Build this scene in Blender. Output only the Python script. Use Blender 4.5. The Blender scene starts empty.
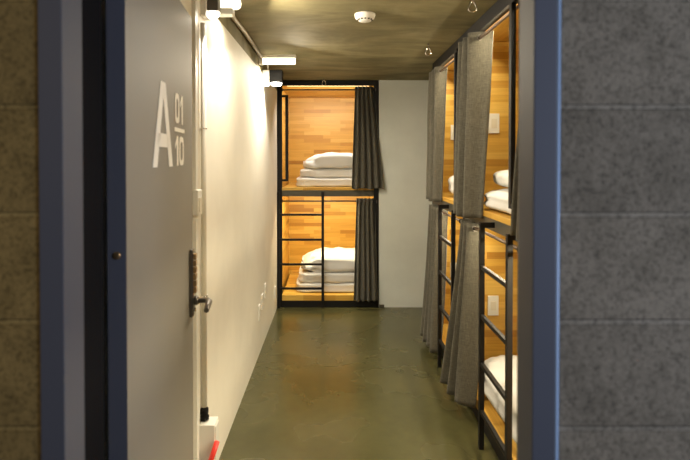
import bpy, bmesh, math, random
from mathutils import Vector, Matrix, noise
random.seed(7)
S = bpy.context.scene
COL = S.collection
PI = math.pi

# ------------------------------------------------------------------ materials
def new_mat(name, col=(.5,.5,.5), rough=.6, metal=0.0, spec=.5):
    m = bpy.data.materials.new(name); m.use_nodes = True
    b = m.node_tree.nodes['Principled BSDF']
    b.inputs['Base Color'].default_value = (*col, 1)
    b.inputs['Roughness'].default_value = rough
    b.inputs['Metallic'].default_value = metal
    b.inputs['Specular IOR Level'].default_value = spec
    return m, m.node_tree, b
def N(nt, t, **kw):
    n = nt.nodes.new(t)
    for k, v in kw.items(): setattr(n, k, v)
    return n
def ramp(nt, fac, stops):
    r = N(nt, 'ShaderNodeValToRGB')
    e = r.color_ramp.elements
    while len(e) < len(stops): e.new(.5)
    for i, (p, c) in enumerate(stops):
        e[i].position = p; e[i].color = (*c, 1) if len(c) == 3 else c
    nt.links.new(fac, r.inputs['Fac'])
    return r.outputs['Color']
def coords(nt, kind='Object', scale=(1,1,1), swap=None, loc=(0,0,0)):
    tc = N(nt, 'ShaderNodeTexCoord')
    out = tc.outputs[kind]
    if swap:
        s = N(nt, 'ShaderNodeSeparateXYZ'); c = N(nt, 'ShaderNodeCombineXYZ')
        nt.links.new(out, s.inputs[0])
        for i, a in enumerate(swap): nt.links.new(s.outputs['XYZ'.index(a)], c.inputs[i])
        out = c.outputs[0]
    mp = N(nt, 'ShaderNodeMapping')
    mp.inputs['Scale'].default_value = scale; mp.inputs['Location'].default_value = loc
    nt.links.new(out, mp.inputs['Vector'])
    return mp.outputs[0]
def noise_tex(nt, vec, scale, detail=4, rough=.55, dist=0):
    n = N(nt, 'ShaderNodeTexNoise')
    n.inputs['Scale'].default_value = scale; n.inputs['Detail'].default_value = detail
    n.inputs['Roughness'].default_value = rough; n.inputs['Distortion'].default_value = dist
    nt.links.new(vec, n.inputs['Vector'])
    return n.outputs['Fac']
def mix(nt, a, b, fac, mode='MIX'):
    m = N(nt, 'ShaderNodeMix', data_type='RGBA', blend_type=mode)
    for sock, v in ((m.inputs[6], a), (m.inputs[7], b), (m.inputs[0], fac)):
        if isinstance(v, (int, float)): sock.default_value = v
        elif isinstance(v, tuple): sock.default_value = (*v, 1)
        else: nt.links.new(v, sock)
    return m.outputs[2]
def bump(nt, b, h, strength=.3, dist=.01):
    n = N(nt, 'ShaderNodeBump')
    n.inputs['Strength'].default_value = strength; n.inputs['Distance'].default_value = dist
    nt.links.new(h, n.inputs['Height']); nt.links.new(n.outputs[0], b.inputs['Normal'])

def wood_mat(name, swap, rough=.42, off=0.0):
    """finger-jointed solid-wood strips; first swap axis runs along the strips"""
    m, nt, b = new_mat(name, rough=rough)
    v = coords(nt, 'Object', swap=swap, loc=(off, off*.37, 0))
    br = N(nt, 'ShaderNodeTexBrick')
    br.offset = .37; br.offset_frequency = 2; br.squash = 1.35; br.squash_frequency = 3
    for k, x in (('Scale', 1), ('Mortar Size', .0006), ('Mortar Smooth', .2), ('Brick Width', .34), ('Row Height', .047), ('Bias', 0)):
        br.inputs[k].default_value = x
    br.inputs['Color1'].default_value = (0,0,0,1); br.inputs['Color2'].default_value = (1,1,1,1)
    br.inputs['Mortar'].default_value = (.3,.3,.3,1)
    nt.links.new(v, br.inputs['Vector'])
    c = ramp(nt, br.outputs['Color'], [(0, (.40,.19,.028)), (.12, (.56,.30,.048)), (.35, (.65,.38,.064)), (.7, (.71,.43,.082)), (1, (.78,.52,.125))])
    g = N(nt, 'ShaderNodeMapping'); g.inputs['Scale'].default_value = (3, 70, 70); nt.links.new(v, g.inputs['Vector'])
    gn = noise_tex(nt, g.outputs[0], 1, 5, .6, .4)
    c2 = mix(nt, c, ramp(nt, gn, [(.3, (.72,.66,.6)), (.65, (1,1,1))]), .6, 'MULTIPLY')
    nt.links.new(c2, b.inputs['Base Color'])
    bump(nt, b, gn, .05, .002)
    return m

def concrete_ceiling():
    m, nt, b = new_mat('ceiling_concrete', rough=.75)
    v = coords(nt, 'Object')
    mp = coords(nt, 'Object', scale=(1.0, 2.6, 1))
    n1 = noise_tex(nt, mp, 1.5, 6, .6, .8)
    n2 = noise_tex(nt, v, 7, 5, .6)
    c = ramp(nt, n1, [(.3, (.135,.118,.060)), (.5, (.215,.188,.096)), (.66, (.29,.255,.145))])
    b.inputs['Specular IOR Level'].default_value = .25
    c = mix(nt, c, ramp(nt, n2, [(.35, (.78,.78,.76)), (.7, (1.1,1.1,1.1))]), .6, 'MULTIPLY')
    nt.links.new(c, b.inputs['Base Color']); bump(nt, b, n2, .15, .01)
    return m
def floor_mat():
    m, nt, b = new_mat('floor_epoxy', rough=.25)
    v = coords(nt, 'Object')
    n1 = noise_tex(nt, v, 1.6, 3, .5, .2); n2 = noise_tex(nt, v, 14, 6, .65)
    c = ramp(nt, n1, [(.25, (.054,.052,.021)), (.55, (.072,.068,.027)), (.8, (.090,.084,.035))])
    c = mix(nt, c, ramp(nt, n2, [(.3, (.85,.85,.85)), (.7, (1.1,1.1,1.08))]), .7, 'MULTIPLY')
    n3 = noise_tex(nt, v, 5.2, 3, .5)
    c = mix(nt, c, (.36,.33,.20), ramp(nt, n3, [(.74, (0,0,0)), (.80, (.4,.4,.4))]))
    nt.links.new(c, b.inputs['Base Color'])
    r = ramp(nt, n1, [(.3, (.17,)*3), (.7, (.34,)*3)])
    nt.links.new(r, b.inputs['Roughness'])
    bump(nt, b, noise_tex(nt, v, 7, 2, .5), .10, .005)
    return m
def plaster(name, col, var=.06, rough=.7):
    m, nt, b = new_mat(name, rough=rough)
    v = coords(nt, 'Object')
    n = noise_tex(nt, v, 2.2, 5, .6)
    lo = tuple(x*(1-var*1.5) for x in col)
    nt.links.new(ramp(nt, n, [(.35, lo), (.65, col)]), b.inputs['Base Color'])
    bump(nt, b, noise_tex(nt, v, 60, 3, .6), .06, .002)
    return m
def block_mat(name, tint=(1,1,1)):
    m, nt, b = new_mat(name, rough=.9, spec=.2)
    v = coords(nt, 'Object', swap='XZY', loc=(-.015, -.058, 0))
    br = N(nt, 'ShaderNodeTexBrick'); br.offset = 0.0
    for k, x in (('Scale', 1), ('Mortar Size', .006), ('Mortar Smooth', .35), ('Brick Width', .40), ('Row Height', .20), ('Bias', 0)):
        br.inputs[k].default_value = x
    br.inputs['Color1'].default_value = (.21*tint[0],.20*tint[1],.18*tint[2],1); br.inputs['Color2'].default_value = (.17*tint[0],.163*tint[1],.148*tint[2],1)
    br.inputs['Mortar'].default_value = (.235*tint[0],.23*tint[1],.215*tint[2],1)
    nt.links.new(v, br.inputs['Vector'])
    o = coords(nt, 'Object')
    n1 = noise_tex(nt, o, 11, 5, .65); n2 = noise_tex(nt, o, 130, 5, .75)
    c = mix(nt, br.outputs['Color'], ramp(nt, n1, [(.3, (.62,.62,.6)), (.62, (1.1,1.1,1.1))]), .8, 'MULTIPLY')
    c = mix(nt, c, ramp(nt, n2, [(.34, (.3,.3,.3)), (.5, (1,1,1)), (.72, (1.35,1.35,1.35))]), .8, 'MULTIPLY')
    nt.links.new(c, b.inputs['Base Color'])
    h = N(nt, 'ShaderNodeMath', operation='MULTIPLY_ADD')
    nt.links.new(n2, h.inputs[0]); h.inputs[1].default_value = .45
    inv = N(nt, 'ShaderNodeMath', operation='SUBTRACT'); inv.inputs[0].default_value = 1
    nt.links.new(br.outputs['Fac'], inv.inputs[1]); nt.links.new(inv.outputs[0], h.inputs[2])
    bump(nt, b, h.outputs[0], .9, .006)
    return m
def fabric(name, col, rough=.95):
    m, nt, b = new_mat(name, rough=rough, spec=.15)
    v = coords(nt, 'Object', scale=(1,1,1))
    n1 = noise_tex(nt, coords(nt, 'Object', scale=(260,260,30)), 1, 2)
    n2 = noise_tex(nt, coords(nt, 'Object', scale=(30,30,300)), 1, 2)
    mm = N(nt, 'ShaderNodeMath', operation='ADD'); nt.links.new(n1, mm.inputs[0]); nt.links.new(n2, mm.inputs[1])
    hh = N(nt, 'ShaderNodeMath', operation='MULTIPLY'); hh.inputs[1].default_value = .5; nt.links.new(mm.outputs[0], hh.inputs[0])
    lo = tuple(x*.62 for x in col); hi = tuple(min(1, x*1.4) for x in col)
    nt.links.new(ramp(nt, hh.outputs[0], [(.3, lo), (.7, hi)]), b.inputs['Base Color'])
    bump(nt, b, hh.outputs[0], .2, .002)
    b.inputs['Sheen Weight'].default_value = .2
    return m
def emitter(name, col, strength):
    m, nt, b = new_mat(name, col)
    b.inputs['Emission Color'].default_value = (*col, 1)
    b.inputs['Emission Strength'].default_value = strength
    return m

M = {}
M['wood_x'] = wood_mat('wood_strips_front', 'XZY')
M['wood_y'] = wood_mat('wood_strips_side', 'YZX', off=.6)
M['wood_deck'] = wood_mat('wood_strips_deck', 'XYZ', .38, off=1.3)
M['ceiling'] = concrete_ceiling()
M['floor'] = floor_mat()
M['white_wall'] = plaster('white_plaster', (.87,.84,.76))
M['back_wall'] = plaster('pale_plaster', (.78,.82,.78))
M['block_r'] = block_mat('concrete_block', (1.28,1.15,.98))
M['block_warm_lit'] = block_mat('concrete_block_warm_lit', (1.4,1.03,.42))  # same blocks, warm light from the left tinted into the colour
M['steel'] = new_mat('black_steel', (.007,.0065,.007), .55, 0, .3)[0]
M['beam'] = new_mat('dark_grey_steel', (.10,.095,.075), .4, .3)[0]
M['rod'] = new_mat('brushed_rod', (.24,.18,.14), .45, .7)[0]
M['chrome'] = new_mat('chrome', (.75,.74,.72), .2, 1)[0]
M['bronze'] = new_mat('bronze', (.45,.30,.15), .3, .9)[0]
M['gunmetal'] = new_mat('gunmetal', (.17,.155,.14), .35, .8)[0]
M['frame'] = new_mat('grey_frame_paint', (.080,.086,.113), .6)[0]
M['door'] = plaster('door_paint', (.235,.222,.195), .03, .6)
M['door_edge'] = new_mat('door_edge_paint', (.10,.10,.12), .45)[0]
M['letter'] = new_mat('letter_white', (.85,.83,.78), .6)[0]
M['curtain'] = fabric('curtain_linen', (.108,.100,.078))
M['bedding'] = plaster('cotton_white', (.72,.715,.70), .04, .9)
M['plastic'] = new_mat('white_plastic', (.78,.77,.73), .4)[0]
M['pvc'] = new_mat('pvc_cream', (.72,.68,.58), .4)[0]
M['conduit'] = new_mat('conduit_tan', (.42,.36,.24), .5)[0]
M['black_plastic'] = new_mat('black_plastic', (.006,.006,.006), .8, 0, .15)[0]
M['red'] = new_mat('red_plastic', (.75,.04,.03), .35)[0]
M['green'] = new_mat('green_plastic', (.03,.16,.05), .4)[0]
M['shade_and_slot_black'] = new_mat('shade_and_slot_black', (.006,.006,.008), .9, 0, .1)[0]  # near-black: painted shade for the door rebate, also colours the vent slots
M['lit_edge'] = new_mat('blue_lit_edge', (.42,.58,.85), .35)[0]  # cool light put into the colour of the frame edge bead
M['tube_glow'] = emitter('tube_glow', (1,.93,.74), 2.5)
M['lens_glow'] = emitter('lens_glow', (1,.95,.82), 14)
M['led'] = emitter('led_warm', (1,.72,.35), 3)

# ------------------------------------------------------------------ mesh helpers
class MB:
    def __init__(s): s.bm = bmesh.new()
    def box(s, x0,x1,y0,y1,z0,z1, bev=0):
        t = bmesh.new(); bmesh.ops.create_cube(t, size=1)
        for v in t.verts:
            v.co = Vector(((x0+x1)/2+v.co.x*(x1-x0), (y0+y1)/2+v.co.y*(y1-y0), (z0+z1)/2+v.co.z*(z1-z0)))
        if bev: bmesh.ops.bevel(t, geom=t.edges[:], offset=bev, segments=2, affect='EDGES', profile=.6)
        s.add(t); return s
    def add(s, t, mat=None):
        if mat is not None: bmesh.ops.transform(t, matrix=mat, verts=t.verts[:])
        me = bpy.data.meshes.new('tmp'); t.to_mesh(me); t.free(); s.bm.from_mesh(me); bpy.data.meshes.remove(me)
    def tube(s, pts, r, seg=12, caps=True, radii=None):
        pts = [Vector(p) for p in pts]; rings = []; bm = s.bm; up = None
        for i, p in enumerate(pts):
            a = pts[max(i-1,0)]; c = pts[min(i+1,len(pts)-1)]
            t = (c-a).normalized()
            if up is None:
                up = Vector((0,0,1)) if abs(t.z) < .9 else Vector((1,0,0))
            u = t.cross(up).normalized(); w = u.cross(t).normalized(); up = w
            rr = radii[i] if radii else r
            rings.append([bm.verts.new(p+(u*math.cos(2*PI*k/seg)+w*math.sin(2*PI*k/seg))*rr) for k in range(seg)])
        for i in range(len(rings)-1):
            for k in range(seg):
                f = bm.faces.new((rings[i][k], rings[i][(k+1)%seg], rings[i+1][(k+1)%seg], rings[i+1][k])); f.smooth = True
        if caps: bm.faces.new(rings[0][::-1]); bm.faces.new(rings[-1])
        return s
    def ring(s, c, n, R, r, seg=24, sy=1.0):
        n = Vector(n).normalized(); c = Vector(c)
        up = Vector((0,0,1)) if abs(n.z) < .9 else Vector((1,0,0))
        u = n.cross(up).normalized(); w = u.cross(n)
        bm = s.bm; rs = []
        for i in range(seg):
            a = 2*PI*i/seg; d = u*math.cos(a)+w*math.sin(a)*sy
            rs.append([bm.verts.new(c+d*R+(d*math.cos(2*PI*k/8)+n*math.sin(2*PI*k/8))*r) for k in range(8)])
        for i in range(seg):
            for k in range(8):
                f = bm.faces.new((rs[i][k], rs[i][(k+1)%8], rs[(i+1)%seg][(k+1)%8], rs[(i+1)%seg][k])); f.smooth = True
        return s
    def lathe(s, c, prof, seg=32, axis='z', flip=1):
        bm = s.bm; rs = []
        for r, h in prof:
            ring = []
            for k in range(seg):
                a = 2*PI*k/seg; p = (r*math.cos(a), r*math.sin(a), h*flip)
                if axis == 'x': p = (p[2], p[0], p[1])
                if axis == 'y': p = (p[0], p[2], p[1])
                ring.append(bm.verts.new(Vector(c)+Vector(p)))
            rs.append(ring)
        for i in range(len(rs)-1):
            for k in range(seg):
                f = bm.faces.new((rs[i][k], rs[i][(k+1)%seg], rs[i+1][(k+1)%seg], rs[i+1][k])); f.smooth = True
        bm.faces.new(rs[0][::-1]); bm.faces.new(rs[-1])
        return s
    def poly(s, pts, d):
        """prism: list of points, extruded by vector d"""
        bm = s.bm; d = Vector(d)
        a = [bm.verts.new(Vector(p)) for p in pts]; b = [bm.verts.new(Vector(p)+d) for p in pts]
        bm.faces.new(a[::-1]); bm.faces.new(b); n = len(pts)
        for i in range(n): bm.faces.new((a[i], a[(i+1)%n], b[(i+1)%n], b[i]))
        return s
    def build(s, name, mat, parent=None, world=False, tf=None, origin=None):
        bmesh.ops.recalc_face_normals(s.bm, faces=s.bm.faces[:])
        if tf is not None: bmesh.ops.transform(s.bm, matrix=tf, verts=s.bm.verts[:])
        if parent is not None and world:
            r = parent
            while r.parent: r = r.parent
            inv = (Matrix.Translation(r.location) @ r.rotation_euler.to_matrix().to_4x4()).inverted()
            bmesh.ops.transform(s.bm, matrix=inv, verts=s.bm.verts[:])
        if origin is not None: bmesh.ops.translate(s.bm, vec=-Vector(origin), verts=s.bm.verts[:])
        me = bpy.data.meshes.new(name); s.bm.to_mesh(me); s.bm.free()
        me.materials.append(M[mat] if isinstance(mat, str) else mat)
        o = bpy.data.objects.new(name, me); COL.objects.link(o)
        if parent is not None: o.parent = parent
        elif origin is not None: o.location = origin
        return o
def tag(o, label, cat, group=None):
    o['label'] = label; o['category'] = cat
    if group: o['group'] = group
    return o
def thing(name, loc, label, cat, group=None, rz=0):
    o = bpy.data.objects.new(name, None); COL.objects.link(o); o.empty_display_size = .05
    o.location = loc; o.rotation_euler = (0,0,rz)
    return tag(o, label, cat, group)
def struct(o): o['kind'] = 'structure'; return o
def box(*a, **k): return MB().box(*a, **k)

# ------------------------------------------------------------------ dimensions
H = 2.40            # ceiling
XL = -.60           # left wall face
YB = 5.40           # back wall face
FX = .86            # front plane of the right-hand bunks
YH = .95            # hall face of the block wall
YR = 1.16           # room face of the block wall

# ------------------------------------------------------------------ room shell
struct(box(-2.4, 3.2, -2.0, 6.9, -.1, 0).build('floor', 'floor'))
struct(box(-2.4, 3.2, -2.0, 6.9, H, H+.12).build('ceiling', 'ceiling'))
struct(box(XL-.15, XL, YR, 6.9, 0, 2.29).build('wall_left', 'white_wall'))
struct(box(XL-.15, XL, YR, 6.9, 2.29, H).build('trim_1', 'ceiling'))
struct(box(.475, 3.05, YB, YB+.12, 0, H).build('wall_back', 'back_wall'))
struct(box(XL, .475, 6.75, 6.87, 0, H).build('wall_back_recess', 'back_wall'))
struct(box(3.05, 3.2, YR, 5.52, 0, H).build('wall_right', 'back_wall'))
struct(box(.478, .53, YB-.012, YB, 0, .03).build('baseboard_back', 'beam'))
# front block wall either side of the doorway
OL, OR = -.545, .411
struct(box(-2.4, OL, YH, YR, 0, H).build('wall_front_left', 'block_warm_lit'))
struct(box(OR+.006, 3.2, YH, YR, 0, H).build('wall_front_right', 'block_r'))
struct(box(OL, OR, YH, YR, 2.2, H).build('wall_front_lintel', 'block_r'))
# steel door frame: front lining, then a wider rebate behind it
fr = MB()
fr.box(OL, OL+.045, YH-.006, 1.02, 0, 2.15, .002)
fr.box(OR-.043, OR, YH-.006, 1.02, 0, 2.15, .002)
fr.box(OL, OR, YH-.006, 1.02, 2.15, 2.2, .002)
struct(fr.build('door_frame_1', 'frame'))
rebate_shade = box(OL, OL+.004, 1.021, 1.20, 0, 2.2).box(OL, OR, 1.021, 1.16, 2.19, 2.2)
struct(rebate_shade.build('trim_rebate_shade', 'shade_and_slot_black'))  # near-black strips painting the shade inside the frame rebate
struct(MB().tube([(OR+.003, YH-.002, 0), (OR+.003, YH-.002, 2.2)], .0045, 8).build('trim_lit_edge', 'lit_edge'))  # bead added to draw the blue light caught along the frame edge

# ------------------------------------------------------------------ open door
hx, hy, ex, ey = -.500, 1.232, -.580, 2.10
dlen = math.hypot(ex-hx, ey-hy); dd = Vector(((ex-hx)/dlen, (ey-hy)/dlen, 0)); dn = Vector((dd.y, -dd.x, 0))
door = struct(bpy.data.objects.new('door_1', None)); COL.objects.link(door); door.location = (hx, hy, 0)
DM = Matrix(((dd.x, -dn.x, 0, 0), (dd.y, -dn.y, 0, 0), (0, 0, 1, 0), (0, 0, 0, 1)))   # local x along door, y into leaf, z up
def dpart(mb, name, mat, parent=door): return mb.build(name, mat, parent, tf=DM)
dpart(box(0, dlen, .001, .042, .01, 2.14, bev=.002), 'leaf', 'door')
dpart(box(-.002, .0, 0, .044, .01, 2.14), 'edge_band', 'door_edge')
dpart(MB().lathe((-.003, .022, 1.335-.005), [(.0,-.002),(.009,-.002),(.009,.003),(.006,.004),(0,.004)], 16, 'x', -1), 'edge_screw', 'bronze')
# number lettering
def quad(mb, pts): mb.poly([(x, -.0004, z) for x, z in pts], (0, .0008, 0))
lt = MB()
ax0, ax1, zb, zt = .245, .505, 1.538, 1.805
am = (ax0+ax1)/2; w = .052
quad(lt, [(ax0, zb), (ax0+w, zb), (am+.030-.012, zt), (am-.030, zt)])
quad(lt, [(ax1-w, zb), (ax1, zb), (am+.030, zt), (am-.018, zt)])
quad(lt, [(ax0+.05, zb+.062), (ax1-.05, zb+.062), (ax1-.066, zb+.105), (ax0+.066, zb+.105)])
o = dpart(lt, 'door_letter', 'letter')
def zero(mb, x0, x1, z0, z1, t=.019):
    n = 28; out = []; inn = []
    cx, cz, rx, rz = (x0+x1)/2, (z0+z1)/2, (x1-x0)/2, (z1-z0)/2
    for k in range(n):
        a = 2*PI*k/n; c, s = math.cos(a), math.sin(a)
        f = lambda v, e: math.copysign(abs(v)**e, v)
        out.append((cx+rx*f(c,.6), cz+rz*f(s,.45))); inn.append((cx+(rx-t)*f(c,.6), cz+(rz-t)*f(s,.45)))
    for k in range(n):
        j = (k+1) % n; quad(mb, [out[k], out[j], inn[j], inn[k]])
def one(mb, x0, x1, z0, z1):
    quad(mb, [(x1-.024, z0), (x1, z0), (x1, z1), (x1-.024, z1)])
    quad(mb, [(x0+.004, z1-.028), (x1-.023, z1-.004), (x1-.023, z1-.026), (x0+.004, z1-.046)])
nm = MB()
zero(nm, .545, .615, 1.690, 1.795); one(nm, .625, .675, 1.690, 1.795)
quad(nm, [(.535, 1.660), (.705, 1.660), (.705, 1.674), (.535, 1.674)])
one(nm, .540, .595, 1.540, 1.645); zero(nm, .612, .690, 1.540, 1.645)
dpart(nm, 'door_number', 'letter')
# digital lock with lever
lk = box(dlen-.082, dlen-.042, -.014, .0, .935, 1.205, bev=.005)
lock = dpart(lk, 'lock_plate', 'gunmetal')
kp = MB()
for i in range(6): kp.box(dlen-.078, dlen-.046, -.026, -.014, 1.03+i*.027, 1.052+i*.027, bev=.003)
dpart(kp, 'keypad', 'bronze', lock)
dpart(MB().lathe((dlen-.062, -.016, .998), [(.0,0),(.018,0),(.018,.012),(.012,.018),(0,.018)], 20, 'y', -1), 'lever_rose', 'gunmetal', lock)
dpart(MB().tube([(dlen-.062,-.02,.998),(dlen-.062,-.055,.998),(dlen-.070,-.070,.999),(dlen-.092,-.078,1.0),(dlen-.16,-.078,.985)], .010, 12, radii=[.010,.010,.012,.013,.010]), 'lever', 'gunmetal', lock)
dpart(MB().lathe((dlen-.062, -.016, .962), [(.0,0),(.008,0),(.008,.006),(0,.006)], 16, 'y', -1), 'key_cylinder', 'chrome', lock)

# ------------------------------------------------------------------ things on the left wall
o = box(XL, XL+.016, 2.165, 2.20, 1.435, H-.02).box(XL, XL+.016, 2.165, 2.20, 0, 1.31)
tag(o.build('cable_duct', 'plastic', origin=(XL, 2.18, 0)), 'slim white cable duct running up the wall behind the open door edge', 'cable duct')
sw = thing('switch_box', (XL, 2.19, 1.31), 'grey-white switch box on the wall, set into the cable duct beside the door', 'switch')
MB().box(XL, XL+.024, 2.165, 2.235, 1.324, 1.432, bev=.004).build('body', 'plastic', sw, world=True)
MB().box(XL+.024, XL+.027, 2.18, 2.22, 1.335, 1.40, bev=.001).build('rocker', 'pvc', sw, world=True)
pc = thing('wall_conduit', (XL+.016, 2.29, .40), 'cream vertical conduit pipe dropping down the wall into the white box', 'pipe')
MB().tube([(XL+.016, 2.29, .45), (XL+.016, 2.29, 2.17)], .0125, 14).build('pipe', 'pvc', pc, world=True)
MB().lathe((XL+.016, 2.29, .389), [(.013,0),(.021,.004),(.021,.02),(.016,.024),(.016,.030),(.019,.034),(.019,.052),(.013,.056)], 20).build('gland', 'black_plastic', pc, world=True)
for z in (.95, 1.7):
    MB().ring((XL+.016, 2.29, z), (0,0,1), .0145, .003).build('clip', 'chrome', pc, world=True)
wb = thing('wall_box', (XL, 2.29, .18), 'white square-cornered box low on the left wall with the conduit entering its top', 'box')
MB().box(XL, XL+.072, 2.245, 2.325, .17, .388, bev=.003).build('body', 'plastic', wb, world=True)
MB().box(XL+.072, XL+.076, 2.255, 2.315, .18, .378, bev=.001).build('cover', 'plastic', wb, world=True)
MB().box(-.565, -.530, 2.190, 2.246, .196, .206, bev=.001).build('holder', 'plastic', wb, world=True)
fl = thing('red_flashlight', (-.50, 2.17, .2), 'red tube-shaped flashlight with black end hanging tilted in front of the white wall box', 'flashlight')
MB().tube([(-.556, 2.20, .192), (-.514, 2.235, .322)], .0115, 14, radii=[.0125, .0115]).build('barrel', 'red', fl, world=True)
MB().tube([(-.560, 2.19, .155), (-.548, 2.20, .194)], .015, 14, radii=[.017,.0135]).build('head', 'black_plastic', fl, world=True)
MB().ring((-.545, 2.203, .204), (.3,.2,1), .016, .003).build('clip_ring', 'chrome', fl, world=True)
for i, (y, z) in enumerate(((4.07, .345), (4.24, .385), (4.42, .43))):
    s = thing('wall_outlet', (XL, y, z), ['white wall outlet nearest the door of the three low on the left wall',
        'middle white wall outlet of the three low on the left wall',
        'white wall outlet farthest from the door of the three low on the left wall'][i], 'outlet', 'outlets low on the left wall')
    MB().box(XL, XL+.010, y-.037, y+.037, z-.06, z+.06, bev=.003).build('plate', 'plastic', s, world=True)
    for k in (-.026, .026):
        MB().lathe((XL+.0101, y, z+k), [(0,0),(.017,0),(.017,.001),(0,.001)], 20, 'x').build('socket', 'pvc', s, world=True)
s = thing('wall_outlet', (XL, 5.17, .22), 'small white outlet plate on the left wall right beside the back bunk post', 'outlet')
MB().box(XL, XL+.010, 5.135, 5.205, .16, .28, bev=.003).build('plate', 'plastic', s, world=True)

# conduit along the ceiling corner
pts = [(XL+.022, 2.5+i*.1, H-.016 + .004*math.sin(i*1.1)) for i in range(17)]
pts = [(XL+.022+.004*math.sin(i*.8), p[1], p[2]) for i, p in enumerate(pts)]
tag(MB().tube(pts, .013, 10).build('ceiling_conduit', 'conduit', origin=(XL+.022, 3.3, H)), 'tan conduit running along the ceiling corner above the left wall', 'pipe')

# ------------------------------------------------------------------ light fixtures
def spot(name, loc, energy, col, size, blend=.15, tilt=(0,0,0), rad=.02):
    l = bpy.data.lights.new(name, 'SPOT'); l.energy = energy; l.color = col; l.spot_size = math.radians(size); l.spot_blend = blend
    l.shadow_soft_size = rad
    o = bpy.data.objects.new(name, l); COL.objects.link(o); o.location = loc; o.rotation_euler = tilt; return o
def area(name, loc, energy, col, sx, sy, rot=(0,0,0)):
    l = bpy.data.lights.new(name, 'AREA'); l.energy = energy; l.color = col; l.shape = 'RECTANGLE'; l.size = sx; l.size_y = sy
    o = bpy.data.objects.new(name, l); COL.objects.link(o); o.location = loc; o.rotation_euler = rot; return o
def point(name, loc, energy, col, rad=.05):
    l = bpy.data.lights.new(name, 'POINT'); l.energy = energy; l.color = col; l.shadow_soft_size = rad
    o = bpy.data.objects.new(name, l); COL.objects.link(o); o.location = loc; return o
def aimed(name, loc, energy, col, sx, sy, d):
    o = area(name, loc, energy, col, sx, sy); o.rotation_euler = Vector(d).to_track_quat('-Z', 'Y').to_euler(); return o
WARM = (1, .87, .66); NEUT = (1, .90, .72)
# far tube lamp
t = thing('tube_lamp', (XL, 4.12, 2.33), 'glowing white tube lamp sticking out from the left wall near the back bunk', 'lamp')
MB().box(XL, XL+.03, 4.09, 4.15, 2.325, H, bev=.003).build('mount', 'plastic', t, world=True)
MB().box(XL+.03, -.305, 4.095, 4.145, 2.375, H, bev=.002).build('housing', 'plastic', t, world=True)
MB().tube([(XL+.03, 4.12, 2.352), (-.31, 4.12, 2.352)], .026, 16).build('diffuser', 'tube_glow', t, world=True)
# far spotlight
t = thing('wall_spotlight', (-.49, 4.34, 2.2), 'small black square downlight on a pale wall bracket beside the back bunk post', 'lamp')
MB().box(XL, -.542, 4.30, 4.38, 2.20, 2.315, bev=.004).build('bracket', 'plastic', t, world=True)
MB().tube([(-.555, 4.32, 2.31), (-.553, 4.30, 2.345), (-.558, 4.27, 2.37)], .006, 8).build('cable', 'plastic', t, world=True)
MB().box(-.54, -.435, 4.29, 4.39, 2.212, 2.315, bev=.005).build('head', 'black_plastic', t, world=True)
MB().lathe((-.4875, 4.34, 2.190), [(0,0),(.040,0),(.046,.010),(.046,.022),(0,.022)], 28).build('lens', 'lens_glow', t, world=True)
MB().lathe((-.571, 4.34, 2.185), [(0,0),(.018,0),(.022,.006),(.022,.016),(0,.016)], 24).build('side_lens', 'lens_glow', t, world=True)
# near lamp
t = thing('ceiling_lamp', (XL, 2.62, 2.34), 'round-ended glowing white lamp at the ceiling over the left wall, nearest the door', 'lamp')
MB().tube([(XL, 2.64, 2.362), (-.50, 2.64, 2.362), (-.485, 2.64, 2.362), (-.478, 2.64, 2.362)], .03, 18, radii=[.03,.03,.024,.01]).build('diffuser', 'tube_glow', t, world=True)
MB().box(XL, -.515, 2.61, 2.67, 2.300, 2.334, bev=.006).build('base', 'plastic', t, world=True)
t = thing('wall_spotlight', (-.55, 2.36, 2.2), 'small white downlight bracket at the top of the left wall above the door edge', 'lamp')
MB().box(XL, -.575, 2.31, 2.40, 2.21, 2.30, bev=.004).build('bracket', 'plastic', t, world=True)
MB().box(-.575, -.525, 2.325, 2.385, 2.235, 2.30, bev=.006).build('head', 'gunmetal', t, world=True)
MB().lathe((-.550, 2.355, 2.216), [(0,0),(.020,0),(.024,.006),(.024,.018),(0,.018)], 24).build('lens', 'lens_glow', t, world=True)
MB().lathe((-.525, 2.44, 2.325), [(0,0),(.016,.003),(.022,.012),(.022,.05),(.01,.074),(0,.074)], 20).build('sensor', 'green', t, world=True)
spot('spotlight_beam_near', (-.545, 2.355, 2.205), 16, (1,.95,.88), 70, .08, rad=.012)
spot('spotlight_beam_far', (-.4875, 4.34, 2.18), 14, (1,.92,.80), 90, .15, rad=.02)
spot('spotlight_beam_side', (-.571, 4.34, 2.178), 14, (1,.94,.85), 84, .12, rad=.012)
area('tube_lamp_light', (-.45, 4.12, 2.315), 5, WARM, .26, .06)
aimed('tube_lamp_glow', (-.31, 4.08, 2.29), 16, WARM, .10, .05, (.35, -.35, -1))
area('ceiling_lamp_light', (-.50, 2.66, 2.29), 2.5, WARM, .10, .06)
aimed('ceiling_lamp_glow', (-.46, 2.66, 2.28), 20, WARM, .05, .05, (.95, .2, -1))

# smoke detector
sd = thing('smoke_detector', (.178, 2.96, H), 'round white smoke detector on the concrete ceiling', 'smoke detector')
MB().lathe((.178, 2.96, H), [(0,0),(.060,0),(.060,.010),(.054,.026),(.040,.030),(.036,.040),(.022,.044),(0,.044)], 40, 'z', -1).build('housing', 'plastic', sd, world=True)
v = MB()
for k in range(12):
    a = 2*PI*k/12; c = Vector((.178+.0385*math.cos(a), 2.96+.0385*math.sin(a), H-.034))
    v.box(c.x-.005, c.x+.005, c.y-.005, c.y+.005, c.z-.003, c.z+.003)
v.build('vent_slots', 'shade_and_slot_black', sd, world=True)

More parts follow.
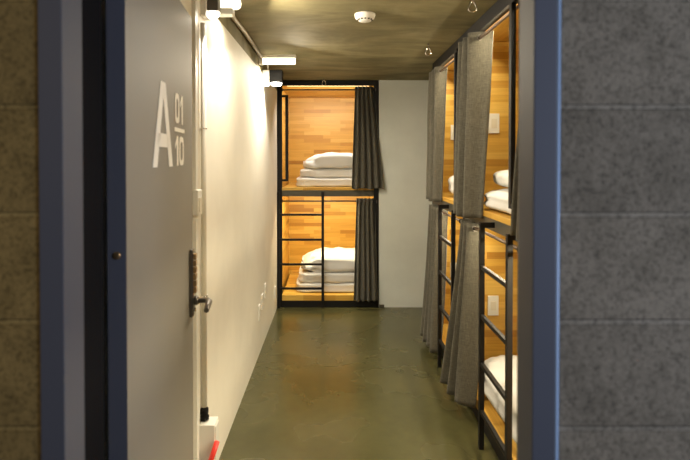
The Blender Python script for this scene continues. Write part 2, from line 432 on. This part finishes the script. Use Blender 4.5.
# hooks
def hook(x, y, z, label, drop):
    h = thing('ceiling_hook', (x, y, z), label, 'hook', 'metal ring hooks at ceiling height')
    MB().lathe((x, y, z), [(0,0),(.008,0),(.008,.004),(.003,.006),(.003,drop),(0,drop)], 14, 'z', -1).build('screw', 'gunmetal', h, world=True)
    pts = []
    for k in range(15):      # pear-shaped link
        a = 2*PI*k/14; pts.append((x+.019*math.sin(a)*(1-.4*math.cos(a)), y, z-drop-.027+.028*math.cos(a)))
    MB().tube(pts, .0042, 8, caps=False).build('link', 'chrome', h, world=True)
hook(.683, 3.72, H, 'steel ring hook on the ceiling by the far right bunk, nearest the pale back wall', .025)
hook(.716, 2.66, H, 'steel ring hook on the ceiling beside the nearer right bunk curtain', .018)
hook(-.105, 5.325, H, 'steel ring hook at the ceiling in front of the back bunk top beam', .012)

# ------------------------------------------------------------------ bunks
def bunk(name, loc, rz, W, D, mirror, label, top_b, ladder=True, plates=True, rod_z=(2.27, 1.15), rod_y=.01, post=.03, handle=(.035,.03), rail=(.008, 2.245), group=None):
    t = thing(name, loc, label, 'bunk bed', group, rz)
    def X(a, b): return (W-b, W-a) if mirror else (a, b)
    def bx(mb, a, b, *r, **k): p = X(a, b); return mb.box(p[0], p[1], *r, **k)
    P = lambda x: W-x if mirror else x
    # steel skeleton
    for a in (0, W-post):
        bx(MB(), a, a+post, 0, .04, 0, H-.001, bev=.002).build('post', 'steel', t)
    bx(MB(), post, W-post, .0, .04, top_b, H-.001, bev=.002).build('top_beam', 'steel', t)
    bx(MB(), post, W-post, .0, .04, 1.175, 1.238, bev=.002).build('middle_beam', 'beam', t)
    bx(MB(), post, W-post, .0, .04, .0, .068, bev=.002).build('bottom_beam', 'steel', t)
    # timber
    bx(MB(), post, W-post, -.004, D-.02, 1.240, 1.270, bev=.002).build('upper_deck', 'wood_deck', t)
    bx(MB(), .02, W-.02, .041, D-.02, 1.196, 1.236).build('underside_panel', 'wood_deck', t)
    bx(MB(), post, W-post, -.004, D-.02, .072, .130, bev=.002).build('lower_deck', 'wood_deck', t)
    bx(MB(), .02, W-.02, .041, D-.02, top_b+.01, top_b+.03).build('ceiling_panel', 'wood_deck', t)
    bx(MB(), 0, .02, .042, D, .0, H-.001).build('side_panel', 'wood_y', t)
    bx(MB(), W-.02, W, .042, D, .0, H-.001).build('side_panel', 'wood_y', t)
    bx(MB(), .02, W-.02, D-.02, D, .0, H-.001).build('back_panel', 'wood_x', t)
    # rods
    for z in rod_z:
        r = MB().tube([(post, rod_y, z), (W-post, rod_y, z)], .009, 12).build('curtain_rod', 'rod', t)
        for x in (post, W-post):
            MB().lathe((x if x < W/2 else x-.006, rod_y, z), [(0,0),(.017,0),(.017,.006),(0,.006)], 16, 'x').build('rod_flange', 'steel', r)
    # grab rail of the upper berth
    hx_, hw = handle; zt, zb = rail[1], 1.335
    g = MB(); a = hx_; hy0 = rail[0]
    bx(g, post+a, post+a+hw, hy0, hy0+.022, zb, zt, bev=.002)
    bx(g, post, post+a+.002, hy0, hy0+.022, zt-.022, zt); bx(g, post, post+a+.002, hy0, hy0+.022, zb, zb+.022)
    if hy0 < 0:
        for z_ in (zt-.022, zb): bx(g, post-.024, post+.002, hy0, .0, z_, z_+.022)
    g.build('grab_rail', 'steel', t)
    if ladder:
        L = bpy.data.objects.new('ladder', None); COL.objects.link(L); L.parent = t
        w = .46; ly0, ly1 = -.078, -.052
        if not rz: w, ly0, ly1 = .495, -.04, -.012
        for x in (.002, w-.028):
            bx(MB(), x, x+.028, ly0, ly1, 0, 1.225, bev=.002).build('stile', 'steel', L)
            bx(MB(), x, x+.028, ly1-.001, -.0005, 1.197, 1.225).build('bracket', 'steel', L)
        for z in (.207, .462, .722, .985):
            bx(MB(), .03, w-.028, ly0+.003, ly1-.003, z-.011, z+.011, bev=.002).build('rung', 'steel', L)
    if plates:
        for z in (1.80, .60):
            x = P(W-.02)
            s = 1 if mirror else -1
            p = MB().box(min(x, x+s*.010), max(x, x+s*.010), .155, .225, z-.065, z+.065, bev=.002).build('switch_plate', 'plastic', t)
            MB().box(min(x+s*.010, x+s*.013), max(x+s*.010, x+s*.013), .172, .208, z-.03, z+.03).build('rocker', 'pvc', p)
    # LED strips under the top panel and under the upper deck
    for z, e in ((top_b+.008, 1), (1.194, 1)):
        bx(MB(), .10, W-.10, .055, .072, z-.008, z).build('light_strip', 'led', t)
    return t
G = 'timber two-level bunks along the right wall'
back = bunk('bunk_bed', (XL+.001, YB-.0, 0), 0, 1.07, 1.2, False, 'timber and black steel two-level bunk at the end of the room beside the pale wall', 2.345, plates=False, rod_z=(2.30,1.125), rod_y=.012, post=.05)
ys = (4.48, 3.39, 2.30, 1.21)
lb = ['farthest of the timber bunks along the right side, next to the pale back wall',
      'timber bunk on the right behind the nearest black ladder, white bedding inside',
      'right-hand timber bunk nearest the door, mostly hidden behind the frame']
for i in range(3):
    bunk('bunk_bed', (FX, ys[i], 0), -PI/2, ys[i]-ys[i+1]-.001, 2.0, True, lb[i], 2.325, rod_y=-.008, post=.028,
         handle=(.018,.032), rail=(-.05, 2.30), ladder=(i < 2), group=None)

# ------------------------------------------------------------------ curtains
def curtain(label, p0, p1, q0, q1, z_top, z_bot, amp_t, amp_b, nf, side, grommet_ids, seed, bow=0.0, hang=.9, group='grey linen bunk curtains'):
    """p0->p1 rod line at the top, q0->q1 hem line; side = unit vector across the folds"""
    p0, p1, q0, q1 = (Vector((*p, 0)) for p in (p0, p1, q0, q1)); side = Vector((*side, 0))
    nu, nv = int(nf*22), 34
    bm = bmesh.new(); rnd = random.Random(seed)
    ph = [rnd.uniform(-.35,.35) for _ in range(int(nf)+3)]; am = [rnd.uniform(.75,1.2) for _ in range(int(nf*2)+4)]
    grid = []
    for j in range(nv+1):
        v = j/nv; row = []
        ease = v**hang
        for i in range(nu+1):
            u = i/nu; k = u*nf
            b = int(k); wob = ph[b]*(1-(k-b))+ph[b+1]*(k-b)
            c = (p0.lerp(p1, u)).lerp(q0.lerp(q1, u), ease)
            a = (amp_t*(1-v)+amp_b*v)*(1 if v < .03 else am[int(k*2+.5)]*min(1,(v)*3)+(1-min(1,v*3)))
            s = math.sin(2*PI*k + wob*v*2.2 + .5*v*math.sin(v*4+seed))
            s = math.copysign(abs(s)**.8, s)
            off = side*(a*s + bow*math.sin(PI*v)*.5)
            z = z_top+(z_bot-z_top)*v + (.006*math.sin(k*3+seed) if v == 1 else 0)
            row.append(bm.verts.new(Vector((c.x, c.y, z))+off))
        grid.append(row)
    for j in range(nv):
        for i in range(nu):
            f = bm.faces.new((grid[j][i], grid[j][i+1], grid[j+1][i+1], grid[j+1][i])); f.smooth = True
    mb = MB(); mb.bm.free(); mb.bm = bm
    org = ((p0.x+p1.x)/2, (p0.y+p1.y)/2, z_bot)
    root = thing('curtain', org, label, 'curtain', group)
    o = mb.build('cloth', 'curtain', root, world=True)
    m = o.modifiers.new('thick', 'SOLIDIFY'); m.thickness = .003; m.offset = 0
    # hem and eyelets
    d = (p1-p0).normalized()
    for g in grommet_ids:
        c = p0.lerp(p1, g/ (2*nf)) 
        MB().ring((c.x, c.y, z_top-.035), tuple(d), .017, .0045, 24).build('eyelet', 'gunmetal', root, world=True)
    return root
yb = YB-.012
curtain('grey curtain gathered at the right side of the upper back bunk', (.225,yb+.024), (.415,yb+.024), (.185,yb-.055), (.515,yb-.06), 2.335, 1.262, .024, .034, 4.5, (0,1), (0,2,4,6,8,10), 3)
curtain('grey curtain gathered at the right side of the lower back bunk', (.240,yb+.024), (.43,yb+.024), (.205,yb-.052), (.46,yb-.052), 1.155, .085, .022, .034, 4.5, (0,1), (0,2,4,6,8,10), 8)
rx = FX-.008
curtain('grey-brown curtain of the far right upper bunk, nearest the pale back wall', (rx,4.44), (rx,4.06), (.815,4.43), (.82,4.02), 2.305, 1.225, .045, .035, 3.25, (1,0), (0,2,4,6), 5)
curtain('grey curtain of the far right lower bunk, behind the far ladder', (rx,4.44), (rx,4.0), (.780,4.44), (.80,3.96), 1.18, .055, .04, .045, 4.25, (1,0), (0,2,4,6,8), 6, hang=1.2)
curtain('large grey-brown curtain of the middle right upper bunk, hung above the near ladder', (rx,3.33), (rx,2.955), (.797,3.28), (.80,2.93), 2.305, 1.22, .066, .050, 3.25, (1,0), (0,2,4,6), 11)
curtain('long grey curtain of the middle right lower bunk, hanging nearly to the floor', (rx,3.31), (rx,3.06), (.752,3.44), (.790,3.0), 1.18, .095, .045, .06, 3.25, (1,0), (0,2,4,6), 12, hang=1.4)
curtain('upper bunk curtain on the right half hidden by the door frame', (rx,2.22), (rx,1.75), (.810,2.265), (.81,1.78), 2.305, 1.22, .045, .032, 4.25, (1,0), (0,2,4,6,8), 14)

# ------------------------------------------------------------------ bedding
def duvet(label, c, sx, sy, sz, rz=0, e1=.55, e2=.28, fold=True, wr=.008, seed=0, name='folded_duvet', cat='duvet', sag=0, group='white folded bedding in the bunks'):
    bm = bmesh.new(); NU, NV = 96, 40
    f = lambda v, e: math.copysign(abs(v)**e, v)
    rings = []
    for j in range(1, NV):
        ph = -PI/2+PI*j/NV; row = []
        for i in range(NU):
            th = 2*PI*i/NU
            cx = f(math.cos(ph), e1)*f(math.cos(th), e2); cy = f(math.cos(ph), e1)*f(math.sin(th), e2); cz = f(math.sin(ph), e1)
            side = math.cos(ph)**2
            p = Vector((cx*sx/2, cy*sy/2, cz*sz/2))
            if fold:   # crease of the doubled layer round the edge
                g = math.exp(-((cz-.02-.12*math.sin(th*2+seed))/.16)**2)
                p.x *= 1-.045*g*side; p.y *= 1-.045*g*side
            n = noise.noise(Vector((p.x*7+seed*3.1, p.y*7, p.z*9)))*wr*1.6 + noise.noise(Vector((p.x*19+seed, p.y*19, p.z*28)))*wr*.8
            d = Vector((cx, cy, cz*.8)).normalized()
            p += d*n
            if cz > 0: p.z -= sag*(abs(cx)**3)*sz
            row.append(bm.verts.new(p))
        rings.append(row)
    for a in range(len(rings)-1):
        for i in range(NU):
            fc = bm.faces.new((rings[a][i], rings[a][(i+1)%NU], rings[a+1][(i+1)%NU], rings[a+1][i])); fc.smooth = True
    b0 = bm.verts.new((0,0,-sz/2)); t0 = bm.verts.new((0,0,sz/2))
    for i in range(NU):
        bm.faces.new((rings[0][(i+1)%NU], rings[0][i], b0)).smooth = True
        bm.faces.new((rings[-1][i], rings[-1][(i+1)%NU], t0)).smooth = True
    zmin = min(v.co.z for v in bm.verts)
    for v in bm.verts:
        if v.co.z < -sz*.46: v.co.z = -sz*.46
    mb = MB(); mb.bm.free(); mb.bm = bm
    o = mb.build(name, 'bedding')
    o.location = (c[0], c[1], c[2]+sz*.46); o.rotation_euler = (0,0,rz)
    return tag(o, label, cat, group)
# upper back bunk
duvet('white folded mattress pad at the bottom of the stack in the upper back bunk', (-.02, 5.80, 1.270), .80, .60, .105, seed=1, e1=.30, wr=.010)
duvet('doubled white blanket in the middle of the stack in the upper back bunk', (.01, 5.80, 1.367), .76, .57, .105, seed=2, e1=.34, wr=.014, fold=False)
duvet('puffy white duvet on top of the stack in the upper back bunk', (.04, 5.80, 1.462), .75, .56, .185, seed=3, e1=.40, fold=False, sag=.45, wr=.016)
# lower back bunk
duvet('white folded mattress pad at the bottom of the stack in the lower back bunk', (.0, 5.78, .130), .84, .60, .11, seed=4, e1=.30, wr=.010)
duvet('white folded blanket in the middle of the stack in the lower back bunk', (.02, 5.78, .232), .82, .59, .12, seed=5, e1=.34, wr=.014)
duvet('puffy wrinkled white duvet on top of the stack in the lower back bunk', (.05, 5.78, .343), .82, .58, .20, seed=6, e1=.40, fold=False, wr=.022, sag=.5)
# right upper middle
duvet('wide white folded bedding lying on the deck of the middle right upper bunk', (1.25, 2.76, 1.270), .76, .62, .13, seed=7, e1=.5)
duvet('rounded white duvet on the folded bedding in the middle right upper bunk', (1.28, 2.80, 1.392), .70, .56, .13, seed=8, e1=.65, fold=False)
duvet('small white pillow crowning the bedding in the middle right upper bunk', (1.30, 2.84, 1.512), .52, .38, .11, seed=9, e1=.7, e2=.5, fold=False, name='pillow', cat='pillow')
# right lower middle
duvet('white bedding on the lowest deck seen through the near right ladder', (1.29, 2.78, .130), .82, .84, .27, seed=10, e1=.6, wr=.016)
# far right upper
duvet('white folded duvet glimpsed between the two far right upper curtains', (1.22, 3.88, 1.270), .62, .60, .20, seed=11, e1=.55)
duvet('small white pillow glimpsed on the duvet of the far right upper bunk', (1.20, 3.90, 1.452), .50, .36, .12, seed=12, e1=.7, e2=.5, fold=False, name='pillow', cat='pillow')
# ------------------------------------------------------------------ lights inside the bunks and in the hall
AM = (1, .86, .58)
area('bunk_light_back_upper', (-.07, 5.50, 2.30), 13.5, (1,.92,.80), .8, .05, (math.radians(32),0,0))
area('bunk_light_back_lower', (-.07, 5.50, 1.18), 17, (1,.88,.55), .8, .05, (math.radians(32),0,0))
for i, e in enumerate((9.5, 8.5, 29)):
    yc = (ys[i]+ys[i+1])/2
    area('bunk_light_upper', (FX+.09, yc, 2.29), e, AM, .05, .8, (0, math.radians(28), 0))
    area('bunk_light_lower', (FX+.09, yc, 1.18), e*1.0, AM, .05, .8, (0, math.radians(28), 0))
# hall: cool daylight from the right, a weak warm lamp at the left
area('hall_daylight', (2.4, -.75, 1.7), 50, (.70,.79,1), .9, 1.2, (math.radians(90), 0, math.radians(70)))
area('hall_lamp', (-1.3, -.6, 2.2), 7, (1,.74,.42), .3, .3, (math.radians(25), 0, 0))
w = bpy.data.worlds.new('world'); S.world = w; w.use_nodes = True
w.node_tree.nodes['Background'].inputs[0].default_value = (.55,.62,.8,1)
w.node_tree.nodes['Background'].inputs[1].default_value = .12

# ------------------------------------------------------------------ camera
cam = bpy.data.cameras.new('camera'); co = bpy.data.objects.new('camera', cam); COL.objects.link(co); S.camera = co
cam.sensor_width = 36; cam.sensor_fit = 'HORIZONTAL'; cam.lens = 512/690*36
co.location = (0, 0, 1.56); co.rotation_euler = (math.radians(90-.8), 0, 0)
cam.shift_x = 11/690; cam.shift_y = -62.85/690
cam.clip_start = .02
cam.dof.use_dof = True; cam.dof.focus_distance = 4.4; cam.dof.aperture_fstop = 3.2
S.view_settings.view_transform = 'Standard'; S.view_settings.look = 'None'
S.view_settings.gamma = 1; S.view_settings.exposure = 0; S.view_settings.use_curve_mapping = False
